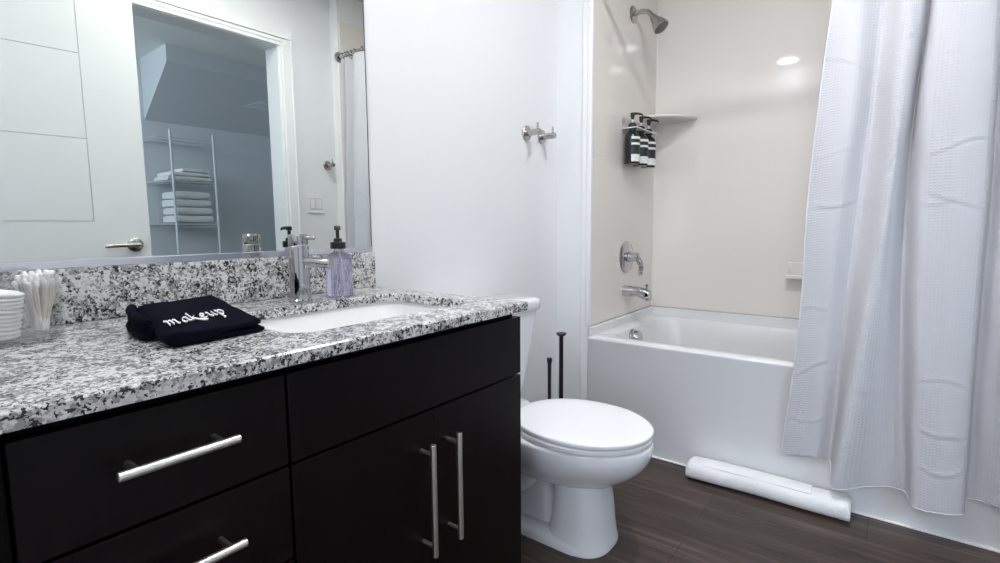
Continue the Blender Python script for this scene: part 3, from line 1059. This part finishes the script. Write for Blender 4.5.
# raised tiling flange along the walls
fl = bm_new()
box(fl, XT + 0.001, XB - 0.0005, YS - 0.020, YS - 0.0006, 0.478, 0.5232, 0.004, 3)
box(fl, XB - 0.020, XB - 0.0006, ya, YS - 0.012, 0.478, 0.5232, 0.004, 3)
box(fl, XT + 0.001, XB - 0.0005, ya + 0.0001, ya + 0.014, 0.478, 0.5232, 0.004, 3)
obj('wall_flange', fl, M_TUB, tub)
obj('caulk_strip', BX(XT - 0.004, XT + 0.008, ya, YS + 0.03, 0.0004, 0.006, 0.0015), M_CAULK, tub)
ov = lathe(bm_new(), [(0, 0), (0.042, 0), (0.043, 0.004), (0.040, 0.012), (0.036, 0.014), (0.035, 0.034), (0.030, 0.040), (0, 0.041)], (1.365, yb_ - 0.080, 0.430), (0, -1, 0.12), 28)
obj('overflow_cover', ov, M_CHROME, tub)
obj('drain', lathe(bm_new(), [(0, 0), (0.035, 0), (0.036, 0.002), (0.03, 0.005), (0, 0.005)], (1.43, -0.50, 0.1045)), M_CHROME, tub)

# ------------------------------------------------------------------ shower fixtures
sx, sz = 1.485, 1.990
shd = thing('showerhead', 'brushed nickel shower head on a bent arm high on the shower wall', 'shower head', (sx, YS, sz))
obj('flange', lathe(bm_new(), [(0, 0), (0.040, 0), (0.040, 0.003), (0.034, 0.008), (0.014, 0.011), (0, 0.011)], (sx, YS - 0.0003, sz), (0, -1, 0), 28), M_NICKEL, shd)
obj('arm', tube(bm_new(), smooth_path([(sx, YS - 0.005, sz), (sx, YS - 0.045, sz + 0.003), (sx, YS - 0.078, sz - 0.008), (sx, YS - 0.100, sz - 0.034)], 6), 0.0115, 18), M_NICKEL, shd)
dv = Vector((0, -0.60, -0.80)).normalized()
ho = Vector((sx, YS - 0.096, sz - 0.030))
hd_ = obj('head', lathe(bm_new(), [(0, 0), (0.014, 0), (0.016, 0.006), (0.019, 0.020), (0.028, 0.040), (0.036, 0.062), (0.0385, 0.072), (0.038, 0.078), (0.0, 0.0785)], ho, dv, 32), M_NICKEL, shd)
obj('spray_face', lathe(bm_new(), [(0, 0.078), (0.034, 0.078), (0.033, 0.081), (0, 0.082)], ho, dv, 32), mat('grey_rubber_nozzles', (0.12, 0.11, 0.11), 0.5), hd_)

vx, vz = 1.452, 0.818
va = thing('shower_valve', 'round chrome shower valve with curved lever above the tub spout', 'shower valve', (vx, YS, vz))
obj('escutcheon', lathe(bm_new(), [(0, 0), (0.080, 0), (0.080, 0.003), (0.074, 0.009), (0.05, 0.014), (0.030, 0.016), (0, 0.016)], (vx, YS - 0.0003, vz), (0, -1, 0), 40), M_CHROME, va)
hb = lathe(bm_new(), [(0, 0.012), (0.026, 0.012), (0.026, 0.030), (0.022, 0.046), (0.024, 0.052), (0.022, 0.068), (0.012, 0.074), (0, 0.075)], (vx, YS, vz), (0, -1, 0), 28)
obj('hub', hb, M_CHROME, va)
obj('lever', tube(bm_new(), smooth_path([(vx, YS - 0.058, vz - 0.004), (vx + 0.004, YS - 0.072, vz - 0.022), (vx + 0.008, YS - 0.078, vz - 0.052), (vx + 0.010, YS - 0.074, vz - 0.082), (vx + 0.010, YS - 0.078, vz - 0.092)], 6), [0.016] * 4 + [0.014] * 6 + [0.0115] * 6 + [0.010] * 6 + [0.008] * 3, 16), M_CHROME, va)

tx, tz = 1.438, 0.648
spt = thing('tub_spout', 'chrome tub spout with diverter knob below the shower valve', 'tub spout', (tx, YS, tz))
sb = bm_new()
rings = []
for k, (dy, hw, zt_, zb_) in enumerate([(0.0, 0.027, 0.027, -0.027), (0.03, 0.027, 0.027, -0.026), (0.075, 0.025, 0.024, -0.023), (0.095, 0.024, 0.022, -0.030), (0.108, 0.023, 0.020, -0.042), (0.130, 0.022, 0.015, -0.043), (0.136, 0.019, 0.010, -0.040)]):
    rings.append([(tx + x, YS - 0.0005 - dy, tz + z) for x, z in rrect(0, (zt_ + zb_) / 2, hw, (zt_ - zb_) / 2, 0.018 if k < 6 else 0.015, 5)])
loft(sb, rings)
obj('spout_body', sb, M_CHROME, spt)
obj('diverter_knob', lathe(bm_new(), [(0, 0), (0.004, 0), (0.004, 0.014), (0.008, 0.016), (0.008, 0.024), (0, 0.025)], (tx, YS - 0.117, tz + 0.014), n=16), M_CHROME, spt)

# bottles in a wall rack
brk = thing('bottle_rack', 'white wall rack holding three pump bottles on the shower wall', 'bottle rack', (1.49, YS, 1.40))
rk = BX(1.376, 1.630, YS - 0.004, YS - 0.0004, 1.425, 1.492, 0.0015)
obj('back_plate', rk, M_THIN, brk)['label'] = 'clear back plate'
ybt = YS - 0.050
sl = bm_new()
for k, bx in enumerate((1.388, 1.492, 1.590)):
    for a0 in (0,):
        inner = [(bx + 0.0165 * math.cos(a), ybt + 0.0165 * math.sin(a)) for a in (2 * PI * j / 28 for j in range(28))]
        outr = []
        for (x, y) in inner:
            dx, dy = x - bx, y - ybt
            X_0, X_1 = (-0.0198, 0.0518) if k == 0 else ((-0.0518, 0.0485) if k == 1 else (-0.0489, 0.0445))
            tt = min((X_1 if dx > 0 else X_0) / dx if abs(dx) > 1e-9 else 1e9, (0.0460 if dy > 0 else -0.030) / dy if abs(dy) > 1e-9 else 1e9)
            outr.append((bx + dx * tt, ybt + dy * tt))
        rv = loft(sl, [[(x, y, 1.4330) for x, y in inner], [(x, y, 1.4370) for x, y in inner], [(x, y, 1.4370) for x, y in outr], [(x, y, 1.4330) for x, y in outr]], True, False, False)
        for j in range(28):
            i2 = (j + 1) % 28
            sl.faces.new((rv[3][j], rv[3][i2], rv[0][i2], rv[0][j]))
obj('neck_ledge', sl, M_WHITEP, brk, smooth=False)


def pump_bottle(x, y, z0, label):
    b = thing('pump_bottle', label, 'bottle', (x, y, z0), 'pump bottles in the shower wall rack')
    obj('bottle_body', lathe(bm_new(), [(0, 0), (0.032, 0), (0.0345, 0.003), (0.0345, 0.105), (0.031, 0.118), (0.020, 0.129), (0.0135, 0.133), (0.0135, 0.147), (0, 0.147)], (x, y, z0), n=32), M_AMBER, b)
    lb = bm_new()
    N_ = 26
    a0, a1 = -PI / 2 - 1.25, -PI / 2 + 1.45

    def band(bm, za, zb2, r):
        pts_o = [(x + r * math.cos(a0 + (a1 - a0) * k / N_), y + r * math.sin(a0 + (a1 - a0) * k / N_)) for k in range(N_ + 1)]
        ri = r - 0.0006
        pts_i = [(x + ri * math.cos(a0 + (a1 - a0) * k / N_), y + ri * math.sin(a0 + (a1 - a0) * k / N_)) for k in range(N_ + 1)]
        loft(bm, [[(p[0], p[1], z0 + za) for p in pts_o + pts_i[::-1]], [(p[0], p[1], z0 + zb2) for p in pts_o + pts_i[::-1]]])
    band(lb, 0.008, 0.107, 0.0352)
    obj('label', lb, M_LABEL, b)
    for za, zb2 in ((0.037, 0.074), (0.083, 0.097)):
        lk = bm_new()
        band(lk, za, zb2, 0.0355)
        obj('label_band', lk, M_LABELK, b)['label'] = 'black printed band of the label'
    pm = lathe(bm_new(), [(0, 0.140), (0.0185, 0.140), (0.019, 0.142), (0.0185, 0.158), (0.012, 0.164), (0.009, 0.165), (0.0, 0.166)], (x, y, z0), n=24)
    lathe(pm, [(0, 0.178), (0.006, 0.178), (0.010, 0.192), (0.0105, 0.203), (0.006, 0.205), (0, 0.205)], (x, y, z0), n=18)
    tube(pm, smooth_path([(x, y, z0 + 0.200), (x + 0.026, y - 0.014, z0 + 0.203), (x + 0.048, y - 0.026, z0 + 0.201), (x + 0.052, y - 0.028, z0 + 0.196)], 4), [0.0055] * 4 + [0.0042] * 4 + [0.003] * 5, 10)
    obj('pump', pm, M_BLACK, b)
    obj('pump_stem', lathe(bm_new(), [(0, 0.160), (0.0042, 0.160), (0.0042, 0.182), (0, 0.182)], (x, y, z0), n=14), M_WHITEP, b)
    b.scale = (1.03, 1.03, 1.17)
    return b


pb0 = pump_bottle(1.388, ybt, 1.266, 'dark pump bottle in the shower rack, nearest the room')
dup(pb0, (1.492, ybt, 1.266), 'dark pump bottle in the shower rack, middle of three')
dup(pb0, (1.590, ybt, 1.266), 'dark pump bottle in the shower rack, closest to the corner shelf')

# ------------------------------------------------------------------ curtain, rod and rings
ZROD = 2.035
rod = thing('curtain_rod', 'chrome shower curtain rod above the tub edge', 'curtain rod', (XT, -0.9, ZROD))
obj('rod', tube(bm_new(), [(XT, YS - 0.0145, ZROD), (XT, YE + 0.029, ZROD)], 0.0125, 20, True), M_CHROME, rod)
for yy, s in ((YS - 0.0105, -1), (YE + 0.0105, 1)):
    obj('end_flange', lathe(bm_new(), [(0, 0), (0.032, 0), (0.032, 0.006), (0.018, 0.016), (0, 0.016)], (XT, yy, ZROD), (0, s, 0), 24), M_CHROME, rod)

levels = [2.000, 1.63, 1.34, 1.045, 0.64, 0.125]
TAB = {
    'e': [(1.050, -1.060), (1.04, -1.031), (1.03, -1.012), (1.02, -0.998), (1.02, -0.993), (1.03, -0.955)],
    'a': [(1.030, -1.110), (1.03, -1.106), (1.015, -1.103), (1.01, -1.083), (1.015, -1.071), (1.03, -1.055)],
    'v1': [(1.075, -1.175), (1.075, -1.167), (1.065, -1.157), (1.05, -1.144), (1.042, -1.122), (1.044, -1.104)],
    'r1': [(1.030, -1.222), (1.02, -1.217), (1.0, -1.211), (0.985, -1.204), (0.972, -1.172), (0.950, -1.125)],
    'b': [(1.040, -1.262), (1.03, -1.257), (1.01, -1.241), (1.0, -1.228), (1.0, -1.227), (1.015, -1.220)],
    'v2': [(1.078, -1.280), (1.077, -1.278), (1.067, -1.261), (1.052, -1.257), (1.043, -1.269), (1.036, -1.302)],
    'r2': [(1.030, -1.298), (1.02, -1.292), (1.0, -1.283), (0.99, -1.289), (0.98, -1.305), (0.966, -1.326)],
    'c': [(1.015, -1.358), (1.0, -1.356), (0.985, -1.356), (0.98, -1.359), (0.975, -1.366), (0.963, -1.382)],
    'r3': [(1.030, -1.418), (1.02, -1.419), (1.01, -1.424), (1.0, -1.426), (0.995, -1.429), (0.990, -1.439)],
    'v3': [(1.078, -1.436), (1.077, -1.434), (1.067, -1.440), (1.052, -1.444), (1.046, -1.446), (1.042, -1.451)],
    'd': [(1.060, -1.466), (1.055, -1.466), (1.045, -1.470), (1.035, -1.474), (1.032, -1.478), (1.036, -1.486)],
    'r4': [(1.025, -1.497), (1.02, -1.500), (1.01, -1.506), (1.005, -1.510), (1.005, -1.514), (1.015, -1.522)],
    'v4': [(1.075, -1.513), (1.07, -1.516), (1.06, -1.520), (1.05, -1.524), (1.045, -1.528), (1.040, -1.536)],
    'r5': [(1.025, -1.530), (1.02, -1.532), (1.015, -1.535), (1.01, -1.538), (1.01, -1.542), (1.015, -1.550)],
    'v5': [(1.065, -1.545), (1.065, -1.546), (1.06, -1.548), (1.05, -1.551), (1.045, -1.554), (1.040, -1.560)],
    'z': [(1.040, -1.560), (1.04, -1.561), (1.035, -1.563), (1.03, -1.565), (1.03, -1.567), (1.03, -1.572)],
}
feats = list(TAB.values())
SUBF = {0: 14, 1: 14, 2: 14, 3: 12, 4: 8, 5: 8, 6: 14, 7: 14, 8: 6, 9: 8, 10: 8, 11: 8, 12: 8, 13: 6, 14: 6}
# horizontal packing creases: (feature index from, to, z at from, z at to, height)
CREASE = [(0.0, 1.9, 1.50, 1.455, 0.006), (0.1, 1.7, 1.20, 1.205, 0.004), (2.2, 4.0, 1.47, 1.56, 0.005), (2.3, 4.0, 1.185, 1.235, 0.006), (2.3, 3.8, 1.16, 1.175, 0.004),
          (6.1, 8.0, 1.18, 1.21, 0.005), (6.0, 7.9, 1.09, 1.00, 0.005), (0.3, 1.8, 1.04, 1.04, 0.005), (2.4, 3.6, 1.045, 1.06, 0.004), (6.0, 7.4, 1.035, 1.045, 0.004),
          (0.0, 1.0, 0.68, 0.705, 0.005), (0.0, 1.2, 0.46, 0.515, 0.006), (1.1, 2.4, 0.50, 0.46, 0.004), (2.4, 3.8, 0.46, 0.43, 0.005), (5.9, 7.9, 0.52, 0.50, 0.005),
          (2.1, 3.4, 0.83, 0.81, 0.004), (6.1, 7.8, 0.37, 0.335, 0.006), (2.3, 3.4, 0.26, 0.255, 0.005), (6.3, 7.9, 0.235, 0.245, 0.006), (0.2, 1.4, 0.30, 0.315, 0.004),
          (9.2, 10.5, 0.40, 0.40, 0.005), (9.2, 10.5, 0.68, 0.69, 0.005), (9.1, 10.5, 1.05, 1.03, 0.004), (9.1, 10.5, 1.42, 1.45, 0.004), (6.1, 7.9, 1.45, 1.44, 0.003)]
HEM = [0.150, 0.172, 0.160, 0.112, 0.124, 0.128, 0.113, 0.113, 0.118, 0.146, 0.150, 0.150, 0.150, 0.145, 0.150, 0.15]
cu = bm_new()
uvl = cu.loops.layers.uv.new('UVMap')
params = []
for i in range(len(feats) - 1):
    for k in range(SUBF[i]):
        params.append(i + k / SUBF[i])
params.append(len(feats) - 1.0)
NZ = 260


def lev_param(z):
    for i in range(len(levels) - 1):
        if z >= levels[i + 1] or i == len(levels) - 2:
            return i + (levels[i] - z) / (levels[i] - levels[i + 1])


def curtain_xy(s, z):
    lp = min(max(lev_param(z), 0), len(levels) - 1)
    i = min(int(s), len(feats) - 2)
    cols = []
    vals = []
    for k in range(i - 1, i + 3):
        kk = min(max(k, 0), len(feats) - 1)
        x = interp1([p[0] for p in feats[kk]], lp)
        y = interp1([p[1] for p in feats[kk]], lp)
        vals.append(Vector((x, y)))
    t_ = s - i
    q = crv(vals[0], vals[1], vals[2], vals[3], t_)
    dx = 0.0
    for (s0, s1, za, zb2, hh) in CREASE:
        if s0 - 0.2 < s < s1 + 0.2:
            f = (s - s0) / (s1 - s0)
            zc = za + (zb2 - za) * f + 0.010 * math.sin(f * 5 + za * 9)
            e = max(0.0, min(1.0, min(f, 1 - f) * 5 + 0.4))
            dd = (z - zc)
            dx -= 0.55 * hh * e * (math.exp(-(dd / 0.0045) ** 2) - 0.6 * math.exp(-((dd + 0.009) / 0.006) ** 2))
    dx += 0.0022 * math.sin(z * 13 + s * 3.1) * math.sin(z * 5.7 + s * 1.3)
    return q.x + dx, q.y


arc = [0.0]
for a, b in zip(params[:-1], params[1:]):
    x0, y0 = curtain_xy(a, 0.64)
    x1, y1 = curtain_xy(b, 0.64)
    arc.append(arc[-1] + math.hypot(x1 - x0, y1 - y0))
grid = []
ZTOP = 2.008
for ci, s in enumerate(params):
    colv = []
    zb2 = interp1(HEM, s) + 0.0015 * math.sin(s * 17)
    for k in range(NZ + 1):
        z = ZTOP + (zb2 - ZTOP) * k / NZ
        x, y = curtain_xy(s, max(z, 0.125))
        colv.append(cu.verts.new((x, y, z)))
    grid.append(colv)
for c in range(len(params) - 1):
    for k in range(NZ):
        f = cu.faces.new((grid[c][k], grid[c][k + 1], grid[c + 1][k + 1], grid[c + 1][k]))
        for lp, (cc, kk) in zip(f.loops, ((c, k), (c, k + 1), (c + 1, k + 1), (c + 1, k))):
            lp[uvl].uv = (arc[cc], ZTOP - (ZTOP - 0.125) * kk / NZ)
ctn = thing('shower_curtain', 'white waffle weave shower curtain hanging outside the bathtub', 'curtain', (1.03, -1.3, 2.0))
fab = obj('fabric', cu, M_CURT, ctn, angle=180)
md = fab.modifiers.new('thickness', 'SOLIDIFY')
md.thickness = 0.0012
# stitched hem along the bottom and the near vertical edge
hm = bm_new()
hpts = []
for s in params[::2]:
    zb2 = interp1(HEM, s) + 0.0015 * math.sin(s * 17)
    x, y = curtain_xy(s, 0.125)
    hpts.append((x - 0.0006, y, zb2 + 0.0012))
tube(hm, hpts, 0.0022, 6)
ept = []
for k in range(0, NZ + 1, 3):
    z = ZTOP + (0.152 - ZTOP) * k / NZ
    x, y = curtain_xy(0, z)
    ept.append((x, y + 0.0006, z))
tube(hm, ept, 0.0020, 6)
obj('hem', hm, mat('white_hem', (0.68, 0.685, 0.71), 0.8), ctn)
# rings
rg0 = None
ys_ring = [curtain_xy(s, 2.0)[1] for s in (0.15, 1.0, 2.0, 3.0, 4.4, 5.9, 7.0, 8.5, 10.0, 11.0, 12.5, 14.4)]
for k, yy in enumerate(ys_ring):
    lab = 'chrome curtain ring on the shower rod'
    if rg0 is None:
        pts = [(XT + 0.0, yy, ZROD + 0.0165)]
        ring_pts = [(XT - 0.0 + 0.024 * math.sin(a), yy, ZROD - 0.009 + 0.0255 * math.cos(a)) for a in (2 * PI * j / 26 for j in range(27))]
        rg0 = thing('curtain_ring', lab, 'curtain ring', (XT, yy, ZROD), 'curtain rings on the shower rod')
        obj('ring', tube(bm_new(), ring_pts, 0.0022, 8, False), M_CHROME, rg0)
        rb = bm_new()
        for a in (-0.7, -0.25, 0.25, 0.7):
            bmesh.ops.create_icosphere(rb, subdivisions=2, radius=0.0045, matrix=Matrix.Translation((XT + 0.024 * math.sin(a), yy, ZROD - 0.009 + 0.0255 * math.cos(a))))
        obj('roller_balls', rb, M_CHROME, rg0)
    else:
        dup(rg0, (XT, yy, ZROD), lab)

# ------------------------------------------------------------------ rolled bath mat in front of the tub
mt = thing('bath_mat', 'rolled white terry bath mat on the floor against the tub', 'bath mat', (0.99, -0.9, 0))
rb = bm_new()
rings = []
NM = 40
for k in range(NM + 1):
    f = k / NM
    y = -0.650 - 0.522 * f
    e = min(1.0, math.sqrt(max(0.0, min(f, 1 - f) * 34 + 0.28)))
    xc = 0.989 + 0.004 * math.sin(f * 4) + 0.010 * f
    hw = (0.050 + 0.002 * math.sin(f * 11)) * (0.80 + 0.20 * e)
    hh = (0.036 + 0.0012 * math.sin(f * 14 + 1)) * (0.72 + 0.28 * e)
    rr2 = []
    for j in range(32):
        t_ = 2 * PI * j / 32
        c, s = math.cos(t_), math.sin(t_)
        ex = 2 / 2.5
        rr2.append((xc + hw * math.copysign(abs(c) ** ex, c), y, 0.0015 + hh + hh * math.copysign(abs(s) ** ex, s)))
    rings.append(rr2)
loft(rb, rings)
obj('roll', rb, M_TOWEL, mt, angle=60)
fp = bm_new()
rings = []
for k in range(25):
    f = k / 24
    y = -0.70 - 0.36 * f
    xc = 0.989 + 0.004 * math.sin((0.11 + f * 0.68) * 4) + 0.010 * (0.11 + 0.68 * f)
    pts = []
    for a in [PI * (0.30 + 0.42 * j / 10) for j in range(11)]:
        c, s = math.cos(a), math.sin(a)
        pts.append((a, c, s))
    ex = 2 / 2.5
    o_, i_ = [], []
    for a, c, s in pts:
        px_, pz_ = math.copysign(abs(c) ** ex, c), abs(s) ** ex
        o_.append((xc + 0.0525 * px_, y, 0.0015 + 0.0365 + 0.0390 * pz_))
        i_.append((xc + 0.0485 * px_, y, 0.0015 + 0.0355 + 0.0340 * pz_))
    rings.append(o_ + i_[::-1])
loft(fp, rings)
obj('flap', fp, M_TOWEL, mt, angle=60)

# ------------------------------------------------------------------ closet shelving and towels (seen in the mirror)
rkx0, rkx1, ry0, ry1 = 0.715, 1.150, -3.97, -3.60
ws = thing('wire_shelving', 'white wire shelving unit with towels in the closet, seen in the mirror', 'shelving unit', (0.93, -3.8, 0))
for xx, yy in ((0.800, ry1 + 0.0095), (1.140, ry1 + 0.0095)):
    obj('upright', tube(bm_new(), [(xx, yy, 0.0), (xx, yy, 1.80)], 0.0105, 12), M_WIRE, ws)


def wire_shelf(x0, x1, y0, y1, z, n=14):
    b = bm_new()
    for k in range(n + 1):
        x = x0 + (x1 - x0) * k / n
        tube(b, [(x, y0, z), (x, y1, z)], 0.0028, 6)
    for yy in (y0, (y0 + y1) / 2, y1):
        tube(b, [(x0, yy, z - 0.005), (x1, yy, z - 0.005)], 0.0035, 6)
    tube(b, [(x0, y1, z - 0.028), (x1, y1, z - 0.028)], 0.0035, 6)
    return b


for zz in (1.020, 1.380, 1.740):
    obj('shelf', wire_shelf(0.700, 1.165, ry0 + 0.002, ry1 + 0.0, zz), M_WIRE, ws)


def folded_towel(x0, x1, y0, y1, z0, hgt, label, group):
    b = bm_new()
    rings = []
    n = 12
    for k in range(n + 1):
        f = k / n
        x = x0 + (x1 - x0) * f
        e = 0.82 + 0.18 * min(1, min(f, 1 - f) * 8)
        r_ = []
        # two folded layers with a rounded front
        for j in range(28):
            t_ = 2 * PI * j / 28
            c, s = math.cos(t_), math.sin(t_)
            yy = (y0 + y1) / 2 + (y1 - y0) / 2 * math.copysign(abs(c) ** 0.4, c)
            zz = z0 + hgt / 2 + hgt / 2 * e * math.copysign(abs(s) ** 0.36, s)
            zz += 0.0018 * math.sin(9 * f + j)
            r_.append((x, yy, max(zz, z0 + 0.0004)))
        rings.append(r_)
    loft(b, rings)
    o_ = obj('folded_towel', b, M_TOWEL, angle=60)
    tag(o_, label, 'towel', group)
    return o_


zz = 1.0285
names_ = ['lowest of the four folded white bath towels on the lower closet shelf', 'second lowest of the four folded white bath towels in the closet', 'second highest of the four folded white bath towels in the closet', 'topmost of the four folded white bath towels on the lower closet shelf']
for k in range(4):
    folded_towel(0.822 + 0.006 * (k % 2), 1.118 - 0.006 * k, -3.94, -3.635 + 0.006 * (k % 2), zz, 0.068, names_[k], 'folded bath towels in the closet')
    zz += 0.0685
zz = 1.3885
for k, (a, b, h_) in enumerate(((0.775, 1.12, 0.040), (0.800, 1.115, 0.036), (0.90, 1.12, 0.034))):
    folded_towel(a, b, -3.93, -3.625 - 0.01 * k, zz, h_, ['bottom of the loosely folded white towels on the upper closet shelf', 'middle of the loosely folded white towels on the upper closet shelf', 'small folded white towel on top of the upper closet shelf pile'][k], 'loose towels on the upper closet shelf')
    zz += h_ + 0.0006
# short wire shelf on the closet's right wall
wsr = wire_shelf(1.31, 1.955, -3.36, -3.05, 2.035, 16)
tag(obj('wire_wall_shelf', wsr, M_WIRE), 'white wire shelf on the right closet wall, seen in the mirror', 'shelf')

# ------------------------------------------------------------------ recessed downlights
dl0 = None
for k, (x, y, lab) in enumerate(((-0.02, -1.24, 'round recessed ceiling light near the closet door'), (0.45, -0.93, 'round recessed ceiling light in front of the toilet'), (-0.74, -0.385, 'round recessed ceiling light above the far end of the vanity'))):
    if dl0 is None:
        dl0 = thing('recessed_light', lab, 'ceiling light', (x, y, H), 'recessed ceiling lights')
        obj('lens', lathe(bm_new(), [(0, -0.004), (0.072, -0.004), (0.072, -0.0005), (0, -0.0005)], (x, y, H), n=32), M_LAMP, dl0)
        tr = bm_new()
        rv = loft(tr, [[(x + r * math.cos(2 * PI * j / 36), y + r * math.sin(2 * PI * j / 36), H - z) for j in range(36)] for r, z in ((0.073, 0.0004), (0.073, 0.006), (0.080, 0.007), (0.092, 0.003), (0.093, 0.0004))], True, False, False)
        obj('trim_ring', tr, M_GLOWTRIM, dl0)
    else:
        r_ = dup(dl0, (x, y, H), lab)
        for ch_ in r_.children:
            if ch_.name.startswith('lens'):
                ch_.data = ch_.data.copy()
                ch_.data.materials[0] = (M_LAMP_MID, M_LAMP_COOL)[k - 1]
